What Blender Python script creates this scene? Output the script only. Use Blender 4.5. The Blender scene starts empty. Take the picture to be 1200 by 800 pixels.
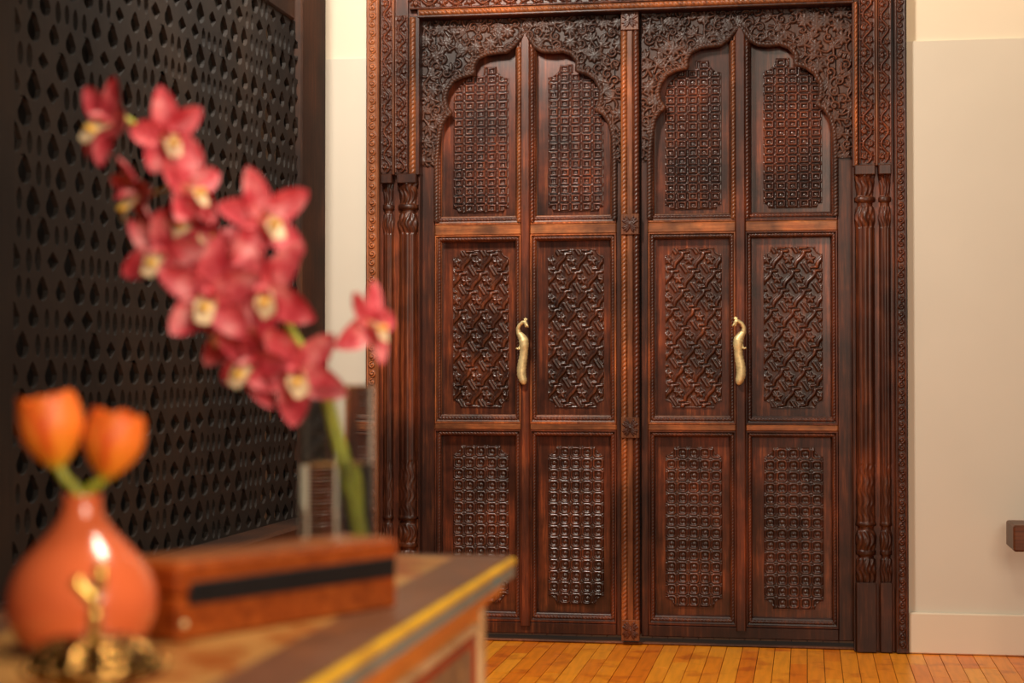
import bpy, math, random
import numpy as np
from mathutils import Vector, Matrix

random.seed(7); RNG = np.random.default_rng(7)
scene = bpy.context.scene
COL = scene.collection

# ------------------------------------------------------------------ camera
FPX = 2050.0                       # focal length in pixels of a 1200 x 800 frame
CAMH = 0.995
YAW = math.atan(345 / FPX)         # camera turned left of the wall normal
PITCH = math.atan(37 / FPX)
cam_d = bpy.data.cameras.new('camera'); cam = bpy.data.objects.new('camera', cam_d); COL.objects.link(cam)
cam.location = (0, 0, CAMH)
cam.rotation_euler = (math.pi / 2 + PITCH, 0, YAW)
cam_d.sensor_width = 36.0
cam_d.lens = FPX / 1200 * 36.0
cam_d.clip_start = 0.05
cam_d.dof.use_dof = True
cam_d.dof.focus_distance = 6.5
cam_d.dof.aperture_fstop = 3.7
scene.camera = cam

# ------------------------------------------------------------------ world and lights
world = bpy.data.worlds.new('world'); scene.world = world; world.use_nodes = True
bg = world.node_tree.nodes['Background']
bg.inputs[0].default_value = (1.0, 0.80, 0.62, 1); bg.inputs[1].default_value = 0.08

def area(name, loc, target, size, power, col, sy=None):
    l = bpy.data.lights.new(name, 'AREA'); l.energy = power; l.color = col; l.size = size
    if sy: l.shape = 'RECTANGLE'; l.size_y = sy
    o = bpy.data.objects.new(name, l); COL.objects.link(o); o.location = loc
    o.rotation_euler = (Vector(target) - Vector(loc)).to_track_quat('-Z', 'Y').to_euler()
    return o
area('ceiling_lamp_light', (-1.3, 4.5, 3.05), (-0.8, 6.4, 1.3), 0.32, 72, (1.0, 0.90, 0.78))
area('front_fill_light', (1.3, -0.5, 2.1), (-0.5, 2.4, 0.8), 1.4, 100, (1.0, 0.85, 0.68), 1.6)  # unseen fill added behind the camera to brighten the foreground
area('room_lamp_light', (0.9, 4.6, 3.2), (0.6, 6.4, 0.3), 0.6, 10, (1.0, 0.80, 0.58))

area('overhead_fill_light', (0.15, 1.9, 3.0), (-0.25, 1.9, .7), 0.5, 38, (1.0, 0.86, 0.68))  # fill added overhead to brighten the cabinet top

wl_ = bpy.data.lights.new('wall_washer_light', 'SPOT'); wl_.energy = 20; wl_.color = (1.0, .72, .38); wl_.spot_size = math.radians(62); wl_.spot_blend = .6; wl_.shadow_soft_size = .05
wo_ = bpy.data.objects.new('wall_washer_light', wl_); COL.objects.link(wo_); wo_.location = (.62, 6.05, 3.2)
wo_.rotation_euler = (Vector((.62, 6.42, 2.62)) - Vector((.62, 6.05, 3.2))).to_track_quat('-Z', 'Y').to_euler()

scene.view_settings.view_transform = 'Standard'
scene.view_settings.look = 'None'
scene.view_settings.gamma = 1.0
scene.view_settings.use_curve_mapping = False
scene.view_settings.exposure = 0.0

# ------------------------------------------------------------------ measuring helpers (photograph -> metres at a stated depth)
CS, SN = math.cos(YAW), math.sin(YAW)
def WX(px, Y):
    t = (px - 600) / FPX
    return Y * (t * CS - SN) / (CS + t * SN)
def WZ(px, py, Y):
    X = WX(px, Y); zc = -X * SN + Y * CS
    return CAMH + (437 - py) / FPX * zc
R_C = Vector((CS, SN, 0)); F_C = Vector((-SN, CS, 0)); U_C = Vector((0, 0, 1))
def P(px, py, d):                  # point at distance d in front of the camera
    return Vector((0, 0, CAMH)) + F_C * d + R_C * ((px - 600) / FPX * d) + U_C * ((437 - py) / FPX * d)

# ------------------------------------------------------------------ materials
def lin(c):
    return tuple((v / 12.92 if v <= 0.04045 else ((v + 0.055) / 1.055) ** 2.4) for v in [x / 255 for x in c]) + (1,)
def nodes_of(name):
    m = bpy.data.materials.new(name); m.use_nodes = True
    nt = m.node_tree; return m, nt, nt.nodes['Principled BSDF']
def N(nt, t, **kw):
    n = nt.nodes.new(t)
    for k, v in kw.items():
        if k.startswith('i_'):
            n.inputs[k[2:].replace('_', ' ')].default_value = v
        else: setattr(n, k, v)
    return n
def ramp(nt, fac, stops):
    r = nt.nodes.new('ShaderNodeValToRGB')
    el = r.color_ramp.elements
    while len(el) < len(stops): el.new(0.5)
    for e, (p, c) in zip(el, stops): e.position = p; e.color = c
    nt.links.new(fac, r.inputs[0]); return r
def mixc(nt, fac, a, b, mode='MIX'):
    m = nt.nodes.new('ShaderNodeMix'); m.data_type = 'RGBA'; m.blend_type = mode
    for sock, v in ((m.inputs[0], fac), (m.inputs[6], a), (m.inputs[7], b)):
        if isinstance(v, (int, float)): sock.default_value = v
        elif isinstance(v, tuple): sock.default_value = v
        else: nt.links.new(v, sock)
    return m.outputs[2]
def wood(name, dark, mid, light, rough=0.42, axis='Z', wear=0.5, blotch=3.0, coat=0.12, bump=0.12, stain=0.8):
    m, nt, b = nodes_of(name); L = nt.links
    g = N(nt, 'ShaderNodeNewGeometry')
    mp = N(nt, 'ShaderNodeMapping')
    s = {'Z': (1, 1, .06), 'X': (.06, 1, 1), 'Y': (1, .06, 1)}[axis]
    mp.inputs['Scale'].default_value = s
    L.new(g.outputs['Position'], mp.inputs['Vector'])
    n1 = N(nt, 'ShaderNodeTexNoise', i_Scale=95.0, i_Detail=5.0, i_Roughness=.65); L.new(mp.outputs[0], n1.inputs['Vector'])
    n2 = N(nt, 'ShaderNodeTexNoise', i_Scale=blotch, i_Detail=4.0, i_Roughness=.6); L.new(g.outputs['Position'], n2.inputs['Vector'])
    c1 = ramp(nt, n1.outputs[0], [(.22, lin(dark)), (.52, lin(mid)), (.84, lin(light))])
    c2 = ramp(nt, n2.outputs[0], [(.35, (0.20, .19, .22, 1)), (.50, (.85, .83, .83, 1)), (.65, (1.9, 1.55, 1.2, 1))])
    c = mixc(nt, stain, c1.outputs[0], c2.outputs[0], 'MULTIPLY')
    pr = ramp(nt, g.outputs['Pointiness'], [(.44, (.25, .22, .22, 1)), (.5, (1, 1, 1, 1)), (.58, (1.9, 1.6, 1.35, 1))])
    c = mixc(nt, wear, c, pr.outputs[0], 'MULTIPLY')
    L.new(c, b.inputs['Base Color'])
    b.inputs['Roughness'].default_value = rough
    b.inputs['Specular IOR Level'].default_value = .34; b.inputs['Coat Weight'].default_value = coat; b.inputs['Coat Roughness'].default_value = .22
    bp = N(nt, 'ShaderNodeBump', i_Strength=bump, i_Distance=.003); L.new(n1.outputs[0], bp.inputs['Height']); L.new(bp.outputs[0], b.inputs['Normal'])
    return m
def plain(name, col, rough=.5, metal=0, var=0.08, scale=20, spec=.5, bump=0, sss=0, coat=0):
    m, nt, b = nodes_of(name); L = nt.links
    g = N(nt, 'ShaderNodeNewGeometry')
    n = N(nt, 'ShaderNodeTexNoise', i_Scale=float(scale), i_Detail=4.0); L.new(g.outputs['Position'], n.inputs['Vector'])
    c = lin(col); lo = tuple(v * (1 - var * 2) for v in c[:3]) + (1,); hi = tuple(min(1, v * (1 + var * 2)) for v in c[:3]) + (1,)
    r = ramp(nt, n.outputs[0], [(.3, lo), (.7, hi)])
    L.new(r.outputs[0], b.inputs['Base Color'])
    b.inputs['Roughness'].default_value = rough; b.inputs['Metallic'].default_value = metal
    b.inputs['Specular IOR Level'].default_value = spec; b.inputs['Coat Weight'].default_value = coat
    if sss:
        b.inputs['Subsurface Weight'].default_value = sss; b.inputs['Subsurface Radius'].default_value = (.02, .006, .004)
        b.inputs['Subsurface Scale'].default_value = .3
    if bump:
        bp = N(nt, 'ShaderNodeBump', i_Strength=bump, i_Distance=.002); L.new(n.outputs[0], bp.inputs['Height']); L.new(bp.outputs[0], b.inputs['Normal'])
    return m

M = {}
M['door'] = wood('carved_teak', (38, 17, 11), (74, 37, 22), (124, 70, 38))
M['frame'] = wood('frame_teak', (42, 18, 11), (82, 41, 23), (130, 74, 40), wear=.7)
M['worn_lit'] = wood('worn_lit_teak', (78, 40, 22), (124, 72, 40), (168, 110, 64), wear=.5)  # lighter teak: wear plus light painted into the colour
M['rail'] = wood('worn_lit_rail_teak', (106, 56, 28), (158, 95, 52), (198, 134, 82), wear=.4, stain=.7, blotch=7, axis='X')  # rail colour holds wear and the light falling from above
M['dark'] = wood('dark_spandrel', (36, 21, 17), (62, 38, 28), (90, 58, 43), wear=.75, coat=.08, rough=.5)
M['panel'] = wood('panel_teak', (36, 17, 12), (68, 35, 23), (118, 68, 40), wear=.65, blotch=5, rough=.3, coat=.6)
M['edge'] = wood('lit_frame_edge_teak', (110, 60, 32), (150, 90, 54), (180, 118, 74), wear=.7, stain=.4)  # lighter copy for the left outer strip, side light put into its colour
M['screen'] = wood('screen_wood', (22, 18, 15), (31, 25, 20), (43, 33, 26), rough=.75, wear=.2, coat=0, blotch=1.2)
M['screen_frame'] = wood('screen_frame_wood', (36, 23, 16), (58, 37, 26), (84, 54, 36), rough=.55, wear=.3, coat=0)
M['bench'] = wood('bench_wood', (58, 34, 22), (88, 54, 36), (112, 72, 48), axis='X', coat=0)
M['boxwood'] = wood('box_wood', (104, 42, 12), (150, 68, 20), (188, 100, 38), rough=.25, axis='X', coat=.5, wear=.1, stain=.2)
M['boxtop'] = wood('box_top_wood', (120, 60, 26), (150, 88, 46), (176, 112, 64), rough=.35, axis='X', wear=.1, stain=.2)
M['black'] = plain('black_lacquer_and_shade', (24, 22, 22), .35)
M['brass'] = plain('brass', (226, 204, 148), .48, .45, .12, 60, bump=.3)
M['gold'] = plain('bright_brass', (226, 186, 96), .3, 1.0, .12, 60)
M['brass_old'] = plain('old_brass', (170, 128, 70), .18, 1.0, .25, 40, bump=.25)
M['white_wall'] = plain('cream_wall', (216, 206, 188), .75, 0, .012, 3)
M['upper_wall'] = plain('upper_wall', (232, 218, 194), .75, 0, .012, 3)
M['trim'] = plain('trim_paint', (228, 212, 188), .4, 0, .01, 4)
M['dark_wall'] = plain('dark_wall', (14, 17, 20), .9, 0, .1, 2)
M['green'] = plain('stem_green', (164, 166, 46), .45, 0, .2, 30, sss=.1)
M['ceramic'] = plain('orange_ceramic', (208, 98, 54), .22, 0, .06, 9, coat=.6)
M['iron'] = plain('threshold_metal', (150, 120, 90), .35, .6, .1, 30)

def floor_mat():
    m, nt, b = nodes_of('maple_plank'); L = nt.links
    g = N(nt, 'ShaderNodeNewGeometry'); oi = N(nt, 'ShaderNodeObjectInfo')
    mp = N(nt, 'ShaderNodeMapping'); mp.inputs['Scale'].default_value = (1, .08, 1)
    L.new(g.outputs['Position'], mp.inputs['Vector'])
    n1 = N(nt, 'ShaderNodeTexNoise', i_Scale=60.0, i_Detail=5.0); L.new(mp.outputs[0], n1.inputs['Vector'])
    n2 = N(nt, 'ShaderNodeTexNoise', i_Scale=9.0, i_Detail=3.0); L.new(g.outputs['Position'], n2.inputs['Vector'])
    c = ramp(nt, oi.outputs['Random'], [(0, lin((232, 122, 18))), (.35, lin((248, 148, 26))), (.7, lin((252, 162, 38))), (1, lin((236, 130, 22)))])
    d = ramp(nt, n1.outputs[0], [(.3, (.72, .66, .6, 1)), (.6, (1.05, 1.05, 1.05, 1))])
    e = ramp(nt, n2.outputs[0], [(.33, (.66, .45, .34, 1)), (.46, (1, 1, 1, 1))])
    x = mixc(nt, .6, c.outputs[0], d.outputs[0], 'MULTIPLY'); x = mixc(nt, .7, x, e.outputs[0], 'MULTIPLY')
    L.new(x, b.inputs['Base Color']); b.inputs['Roughness'].default_value = .38; b.inputs['Coat Weight'].default_value = .1
    return m
M['floor'] = floor_mat()
M['gap'] = plain('floor_gap', (40, 16, 8), .9)

def petal_mat():
    m, nt, b = nodes_of('orchid_petal'); L = nt.links
    g = N(nt, 'ShaderNodeNewGeometry'); oi = N(nt, 'ShaderNodeObjectInfo')
    n = N(nt, 'ShaderNodeTexNoise', i_Scale=38.0, i_Detail=2.0); L.new(g.outputs['Position'], n.inputs['Vector'])
    c = ramp(nt, n.outputs[0], [(.3, lin((184, 46, 60))), (.50, lin((212, 84, 94))), (.70, lin((238, 152, 152)))])
    L.new(c.outputs[0], b.inputs['Base Color']); b.inputs['Roughness'].default_value = .5
    b.inputs['Subsurface Weight'].default_value = .12; b.inputs['Subsurface Radius'].default_value = (.02, .006, .006); b.inputs['Subsurface Scale'].default_value = .15
    return m
M['petal'] = petal_mat()
M['lip'] = plain('orchid_lip', (246, 212, 170), .45, 0, .1, 60, sss=.2)
M['lip_yellow'] = plain('orchid_lip_yellow', (244, 190, 70), .45, 0, .1, 60, sss=.2)
def tulip_mat():
    m, nt, b = nodes_of('tulip_petal'); L = nt.links
    tc = N(nt, 'ShaderNodeUVMap'); sp = N(nt, 'ShaderNodeSeparateXYZ'); L.new(tc.outputs[0], sp.inputs[0])
    c = ramp(nt, sp.outputs[1], [(0, lin((214, 190, 40))), (.16, lin((240, 150, 36))), (.6, lin((240, 126, 42))), (1, lin((236, 112, 34)))])
    e = ramp(nt, sp.outputs[0], [(0, lin((222, 62, 24))), (.16, (1, 1, 1, 1)), (.84, (1, 1, 1, 1)), (1, lin((222, 62, 24)))])
    x = mixc(nt, .8, c.outputs[0], e.outputs[0], 'MULTIPLY'); L.new(x, b.inputs['Base Color'])
    b.inputs['Roughness'].default_value = .5; b.inputs['Subsurface Weight'].default_value = .25
    b.inputs['Subsurface Radius'].default_value = (.02, .008, .003); b.inputs['Subsurface Scale'].default_value = .3
    return m
M['tulip'] = tulip_mat()
def glass_mat(name, ior, col):
    m, nt, b = nodes_of(name)
    b.inputs['Base Color'].default_value = col; b.inputs['Roughness'].default_value = 0.0
    b.inputs['Transmission Weight'].default_value = 1.0; b.inputs['IOR'].default_value = ior
    return m
M['glass'] = glass_mat('clear_glass', 1.45, (.97, .99, .97, 1)); M['water'] = glass_mat('water', 1.33, (.97, .97, .92, 1))
def painted(name, base, spots, scale, lo=.52, hi=.6, rough=.5):
    m, nt, b = nodes_of(name); L = nt.links
    g = N(nt, 'ShaderNodeNewGeometry')
    v = N(nt, 'ShaderNodeTexNoise', i_Scale=float(scale), i_Detail=3.0, i_Distortion=1.0); L.new(g.outputs['Position'], v.inputs['Vector'])
    n = N(nt, 'ShaderNodeTexNoise', i_Scale=9.0, i_Detail=5.0); L.new(g.outputs['Position'], n.inputs['Vector'])
    f = ramp(nt, v.outputs[0], [(lo, (0, 0, 0, 1)), (hi, (1, 1, 1, 1))])
    x = mixc(nt, f.outputs[0], lin(base), lin(spots))
    w = ramp(nt, n.outputs[0], [(.3, (.7, .66, .6, 1)), (.65, (1.1, 1.1, 1.1, 1))])
    x = mixc(nt, .7, x, w.outputs[0], 'MULTIPLY'); L.new(x, b.inputs['Base Color']); b.inputs['Roughness'].default_value = rough
    return m
M['c_top'] = painted('chest_top_paint_reflection', (196, 146, 82), (160, 86, 34), 15, .46, .60, .3)  # painted pattern; its orange brown spots also hold a painted orange reflection
M['c_border'] = painted('chest_border_paint', (112, 74, 52), (134, 84, 50), 14, .5, .7, .4)
M['c_yellow'] = painted('chest_yellow_paint', (222, 172, 18), (204, 148, 18), 30, .5, .7, .4)
M['c_blue'] = painted('chest_blue_paint', (124, 124, 112), (36, 120, 136), 9, .60, .63, .5)
M['c_orange'] = painted('chest_orange_paint', (224, 142, 48), (208, 118, 36), 16, .5, .7, .45)
M['c_cream'] = painted('chest_cream_paint', (204, 172, 124), (178, 140, 90), 30, .5, .7)
M['c_red'] = painted('chest_red_paint', (158, 66, 28), (140, 52, 22), 30, .5, .7)
M['c_grey'] = painted('chest_panel_paint', (134, 108, 80), (166, 132, 88), 22, .52, .6)

# ------------------------------------------------------------------ mesh helpers (all in world metres)
def wloc(o):
    return Vector(o['_w']) if o is not None and '_w' in o else Vector((0, 0, 0))
def link(o, parent):
    COL.objects.link(o)
    if parent is not None:
        o.parent = parent
        o.matrix_parent_inverse = Matrix.Translation(-PLOC.get(parent.name, Vector((0, 0, 0))))
    return o
PLOC = {}
def quads(name, V, F, mat, parent=None, smooth=True):
    V = np.asarray(V, dtype=np.float32).reshape(-1, 3); F = np.asarray(F, dtype=np.int32)
    k = F.shape[1]
    me = bpy.data.meshes.new(name)
    me.vertices.add(len(V)); me.vertices.foreach_set('co', V.ravel())
    me.loops.add(F.size); me.loops.foreach_set('vertex_index', F.ravel())
    me.polygons.add(len(F)); me.polygons.foreach_set('loop_start', np.arange(0, F.size, k, dtype=np.int32))
    me.update(calc_edges=True); me.validate()
    if smooth: me.polygons.foreach_set('use_smooth', np.ones(len(me.polygons), dtype=bool))
    me.materials.append(M[mat] if isinstance(mat, str) else mat)
    return link(bpy.data.objects.new(name, me), parent)
class MB:                                     # collects quads/tris of ONE piece
    def __init__(s): s.v = []; s.f = []
    def add(s, V, F):
        o = len(s.v); s.v += [tuple(map(float, p)) for p in V]; s.f += [tuple(int(i) + o for i in f) for f in F]; return s
    def box(s, x0, x1, y0, y1, z0, z1, b=0.0):
        if x0 > x1: x0, x1 = x1, x0
        if y0 > y1: y0, y1 = y1, y0
        if z0 > z1: z0, z1 = z1, z0
        b = min(b, (x1 - x0) * .45, (y1 - y0) * .45, (z1 - z0) * .45)
        if b <= 0:
            V = [(x, y, z) for x in (x0, x1) for y in (y0, y1) for z in (z0, z1)]
            return s.add(V, [(0, 1, 3, 2), (4, 6, 7, 5), (0, 4, 5, 1), (2, 3, 7, 6), (0, 2, 6, 4), (1, 5, 7, 3)])
        c = (np.array([(x0 + x1) / 2, (y0 + y1) / 2, (z0 + z1) / 2])); h = np.array([x1 - x0, y1 - y0, z1 - z0]) / 2
        V = []; idx = {}
        for sx in (-1, 1):
            for sy in (-1, 1):
                for sz in (-1, 1):
                    for a in range(3):
                        d = np.array([sx, sy, sz]) * (h - b); d[a] = (sx, sy, sz)[a] * h[a]
                        idx[(sx, sy, sz, a)] = len(V); V.append(tuple(c + d))
        F = []
        for a in range(3):
            u, w = (a + 1) % 3, (a + 2) % 3
            for sg in (-1, 1):
                q = []
                for su, sw in ((-1, -1), (1, -1), (1, 1), (-1, 1)):
                    k = [0, 0, 0]; k[a] = sg; k[u] = su; k[w] = sw; q.append(idx[(*k, a)])
                F.append(q if sg > 0 else q[::-1])
        for a in range(3):
            u, w = (a + 1) % 3, (a + 2) % 3
            for su in (-1, 1):
                for sw in (-1, 1):
                    def I(sa, ax):
                        k = [0, 0, 0]; k[a] = sa; k[u] = su; k[w] = sw; return idx[(*k, ax)]
                    q = [I(-1, u), I(1, u), I(1, w), I(-1, w)]
                    F.append(q if su * sw > 0 else q[::-1])
        for sx in (-1, 1):
            for sy in (-1, 1):
                for sz in (-1, 1):
                    t = [idx[(sx, sy, sz, a)] for a in range(3)]
                    F.append(t if sx * sy * sz > 0 else t[::-1])
        return s.add(V, F)
    def grid(s, G, close_u=False, close_v=False, flip=False):       # G[i][j] points
        G = np.asarray(G, dtype=float); n, m = G.shape[:2]; F = []
        for i in range(n if close_u else n - 1):
            for j in range(m if close_v else m - 1):
                q = (i * m + j, ((i + 1) % n) * m + j, ((i + 1) % n) * m + (j + 1) % m, i * m + (j + 1) % m)
                F.append(q[::-1] if flip else q)
        return s.add(G.reshape(-1, 3), F)
    def tube(s, pts, rad, n=10, cap=True, flat=(1, 1)):
        pts = [Vector(p) for p in pts]
        rad = [rad] * len(pts) if isinstance(rad, (int, float)) else rad
        rings = []; ref = None
        for i, p in enumerate(pts):
            t = (pts[min(i + 1, len(pts) - 1)] - pts[max(i - 1, 0)]).normalized()
            if ref is None: ref = Vector((0, 1, 0)) if abs(t.y) < .9 else Vector((1, 0, 0))
            u = (ref - t * ref.dot(t)).normalized(); w = t.cross(u); ref = u
            rings.append([p + (u * math.cos(a) * flat[0] + w * math.sin(a) * flat[1]) * rad[i] for a in [2 * math.pi * k / n for k in range(n)]])
        o = len(s.v); s.grid(np.array([[tuple(q) for q in r] for r in rings]), close_v=True)
        if cap:
            s.f.append(tuple(o + k for k in range(n))); s.f.append(tuple(o + (len(pts) - 1) * n + k for k in reversed(range(n))))
        return s
    def lathe(s, c, prof, n=32, mod=None):                          # prof: (r, z)
        G = []
        for r, z in prof:
            row = []
            for k in range(n):
                a = 2 * math.pi * k / n; rr = r * (mod(a, z) if mod else 1)
                row.append((c[0] + rr * math.cos(a), c[1] + rr * math.sin(a), c[2] + z))
            G.append(row)
        return s.grid(np.array(G), close_v=True, flip=True)
    def ball(s, c, r, n=12, sc=(1, 1, 1)):
        G = []
        for i in range(n // 2 + 1):
            th = math.pi * i / (n // 2)
            G.append([(c[0] + r * sc[0] * math.sin(th) * math.cos(2 * math.pi * k / n), c[1] + r * sc[1] * math.sin(th) * math.sin(2 * math.pi * k / n), c[2] + r * sc[2] * math.cos(th)) for k in range(n)])
        return s.grid(np.array(G), close_v=True)
    def xform(s, mat):
        s.v = [tuple(mat @ Vector(p)) for p in s.v]; return s
    def build(s, name, mat, parent=None, smooth=False):
        me = bpy.data.meshes.new(name); me.from_pydata(s.v, [], s.f); me.validate(); me.update()
        if smooth: me.polygons.foreach_set('use_smooth', [True] * len(me.polygons))
        me.materials.append(M[mat])
        return link(bpy.data.objects.new(name, me), parent)
def tag(o, label, cat=None, group=None, kind=None):
    o['label'] = label
    if cat: o['category'] = cat
    if group: o['group'] = group
    if kind: o['kind'] = kind
    return o
def empty(name, loc):
    o = bpy.data.objects.new(name, None); COL.objects.link(o); o.location = loc; o.empty_display_size = .05
    PLOC[o.name] = Vector(loc); return o

# ------------------------------------------------------------------ carved relief: a height field in the XZ plane, facing -Y
class Relief:
    def __init__(s, x0, x1, z0, z1, step=.0025):
        s.nx = max(2, int(round((x1 - x0) / step)) + 1); s.nz = max(2, int(round((z1 - z0) / step)) + 1)
        s.x = np.linspace(x0, x1, s.nx); s.z = np.linspace(z0, z1, s.nz)
        s.X, s.Z = np.meshgrid(s.x, s.z); s.H = np.zeros_like(s.X)
    def win(s, xa, xb, za, zb):
        i0, i1 = np.searchsorted(s.x, [xa, xb]); j0, j1 = np.searchsorted(s.z, [za, zb])
        return slice(j0, j1), slice(i0, i1)
    def stroke(s, pts, w, h, taper=False, flat=False):
        pts = np.asarray(pts); n = len(pts) - 1
        for k in range(n):
            a, b = pts[k], pts[k + 1]
            ww = w * (1 - .75 * k / n) if taper else w
            sl = s.win(min(a[0], b[0]) - ww, max(a[0], b[0]) + ww, min(a[1], b[1]) - ww, max(a[1], b[1]) + ww)
            X, Z = s.X[sl], s.Z[sl]
            if X.size == 0: continue
            d = b - a; L2 = max(d @ d, 1e-12)
            t = np.clip(((X - a[0]) * d[0] + (Z - a[1]) * d[1]) / L2, 0, 1)
            D = np.hypot(X - a[0] - t * d[0], Z - a[1] - t * d[1]) / ww
            q = np.sqrt(np.clip(1 - D * D, 0, 1))
            if flat: q = np.clip(q * 1.8, 0, 1)
            s.H[sl] = np.maximum(s.H[sl], h * q)
    def leaf(s, c, ang, L, w, h, vein=True):
        sl = s.win(c[0] - L * 1.1, c[0] + L * 1.1, c[1] - L * 1.1, c[1] + L * 1.1)
        X, Z = s.X[sl] - c[0], s.Z[sl] - c[1]
        if X.size == 0: return
        u = (X * math.cos(ang) + Z * math.sin(ang)) / L; v = (-X * math.sin(ang) + Z * math.cos(ang))
        ww = w * np.sqrt(np.clip(u * (1 - u) * 4, 0, 1)) * (1 - .35 * np.clip(u, 0, 1)) + 1e-6
        d = np.abs(v) / ww; ok = (u > 0) & (u < 1) & (d < 1)
        q = np.sqrt(np.clip(1 - d * d, 0, 1)) * (1 - (.45 * np.exp(-(d / .22) ** 2) if vein else 0))
        s.H[sl] = np.maximum(s.H[sl], np.where(ok, h * q, 0))
    def disc(s, c, r, h, hole=0):
        sl = s.win(c[0] - r, c[0] + r, c[1] - r, c[1] + r); D = np.hypot(s.X[sl] - c[0], s.Z[sl] - c[1]) / r
        q = np.sqrt(np.clip(1 - D * D, 0, 1))
        if hole: q = np.where(D < hole, q * .3, q)
        s.H[sl] = np.maximum(s.H[sl], h * q)
    def spiral(s, c, r, a0, turns, w, h, sgn=1):
        t = np.linspace(0, 1, 22); rr = r * (1 - .85 * t); a = a0 + sgn * turns * 2 * math.pi * t
        s.stroke(np.c_[c[0] + rr * np.cos(a), c[1] + rr * np.sin(a)], w, h)
    def rosette(s, c, r, n, h):
        for k in range(n):
            s.leaf(c, math.pi / 2 + 2 * math.pi * k / n, r, r * .42, h, vein=False)
        s.disc(c, r * .28, h * 1.15)
    def build(s, name, y0, mat, parent, mask=None, horizontal=False):
        V = np.stack([s.X, y0 - s.H, s.Z], -1).reshape(-1, 3)
        j, i = np.meshgrid(np.arange(s.nz - 1), np.arange(s.nx - 1), indexing='ij')
        a = (j * s.nx + i); F = np.stack([a, a + 1, a + s.nx + 1, a + s.nx], -1)
        if mask is not None:
            k = mask[:-1, :-1] & mask[1:, :-1] & mask[:-1, 1:] & mask[1:, 1:]; F = F[k]
            used = np.unique(F); rm = np.full(len(V), -1); rm[used] = np.arange(len(used)); V = V[used]; F = rm[F]
        return quads(name, V, F.reshape(-1, 4), mat, parent)

def rope(pts, w, h, y0, pitch=.012, step=.003, n=7):               # twisted half-round bead along an XZ path
    pts = np.asarray(pts, float); seg = np.hypot(*np.diff(pts, axis=0).T); cum = np.r_[0, np.cumsum(seg)]
    m = max(3, int(cum[-1] / step) + 1); t = np.linspace(0, cum[-1], m)
    x = np.interp(t, cum, pts[:, 0]); z = np.interp(t, cum, pts[:, 1])
    dx, dz = np.gradient(x), np.gradient(z); l = np.hypot(dx, dz) + 1e-9; nx, nz = -dz / l, dx / l
    c = np.linspace(-1, 1, n)[None, :]; T = t[:, None]
    H = h * np.sqrt(np.clip(1 - c * c, 0, 1)) * (.5 + .5 * np.abs(np.sin(math.pi * (T / pitch + .55 * c))) ** .6)
    G = np.stack([x[:, None] + nx[:, None] * c * w / 2, y0 - H, z[:, None] + nz[:, None] * c * w / 2], -1)
    a = (np.arange(m - 1)[:, None] * n + np.arange(n - 1)[None]).reshape(-1)
    return G.reshape(-1, 3), np.stack([a, a + 1, a + n + 1, a + n], -1)[:, ::-1]
def rope_obj(name, paths, w, h, y0, mat, parent, pitch=.012):
    VV, FF, o = [], [], 0
    for p in paths:
        V, F = rope(p, w, h, y0, pitch); VV.append(V); FF.append(F + o); o += len(V)
    return quads(name, np.concatenate(VV), np.concatenate(FF), mat, parent)

# ------------------------------------------------------------------ setting: floor, walls, baseboards
YF, YL, YP, YW = 6.35, 6.43, 6.468, 6.385          # frame front, leaf front, panel face, wall face
XL_WALL = -2.05
fl = empty('floor', (0, 4, 0)); tag(fl, 'honey coloured maple strip floor in front of the carved door', None, None, 'structure')
MB().box(-2.3, 2.6, -1.6, 7.0, -.04, -.006).build('subfloor', 'gap', fl)
BWD = .0575
pm = MB().box(-.5, .5, -.5, .5, -.5, .5, 0).build('plank', 'floor').data
bpy.data.objects.remove(bpy.data.objects['plank'])
bm_rest = MB()
x = -2.3; i = 0
rows = []
while x < 2.6:
    y = -1.6 - random.random() * .8
    while y < 6.95:
        L_ = random.choice((.35, .5, .7, .9, 1.1)) * random.uniform(.8, 1.1)
        y1 = min(y + L_, 6.95)
        if y1 > -1.6: rows.append((x, max(y, -1.6), y1))
        y = y1
    x += BWD
for (x, y0, y1) in rows:
    dz = random.uniform(-.0006, .0006)
    if y1 > 5.2 and y0 < 6.6 and -1.2 < x < 1.2:
        o = bpy.data.objects.new('plank', pm); COL.objects.link(o); o.parent = fl
        o.matrix_parent_inverse = Matrix.Translation(-Vector((0, 4, 0)))
        o.location = (x + BWD / 2, (y0 + y1) / 2, -.005 + dz); o.scale = (BWD - .0024, y1 - y0 - .002, .01)
    else:
        bm_rest.box(x + .0008, x + BWD - .0008, y0 + .0007, y1 - .0007, -.01, dz)
r_ = bm_rest.build('planks', 'floor', fl); r_['kind'] = 'stuff'

wb = MB()
wb.box(XL_WALL, WX(430, YW) , YW, YW + .05, 0, 2.18); wb.box(WX(1058, YW), 2.6, YW, YW + .05, 0, 2.18)
tag(wb.build('wall_back', 'white_wall'), 'cream plastered wall on both sides of the carved door', None, None, 'structure')
wu = MB().box(XL_WALL, WX(432, YW), YW + .012, YW + .3, 2.175, 3.3).box(WX(1058, YW), 2.6, YW + .012, YW + .3, 2.175, 3.3)
wu.box(WX(432, YW), WX(1058, YW), YW + .012, YW + .3, 2.54, 3.3)
tag(wu.build('wall_upper', 'upper_wall'), 'brighter upper wall above the cream wall lining', None, None, 'structure')
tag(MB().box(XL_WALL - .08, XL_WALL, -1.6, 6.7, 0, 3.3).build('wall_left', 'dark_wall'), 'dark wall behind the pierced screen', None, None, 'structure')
tag(MB().box(WX(1064, YF), 2.6, YW - .018, YW + .001, 0.002, .146, .004).build('baseboard_right', 'trim'), 'cream painted baseboard right of the carved door', None, None, 'structure')
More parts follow.
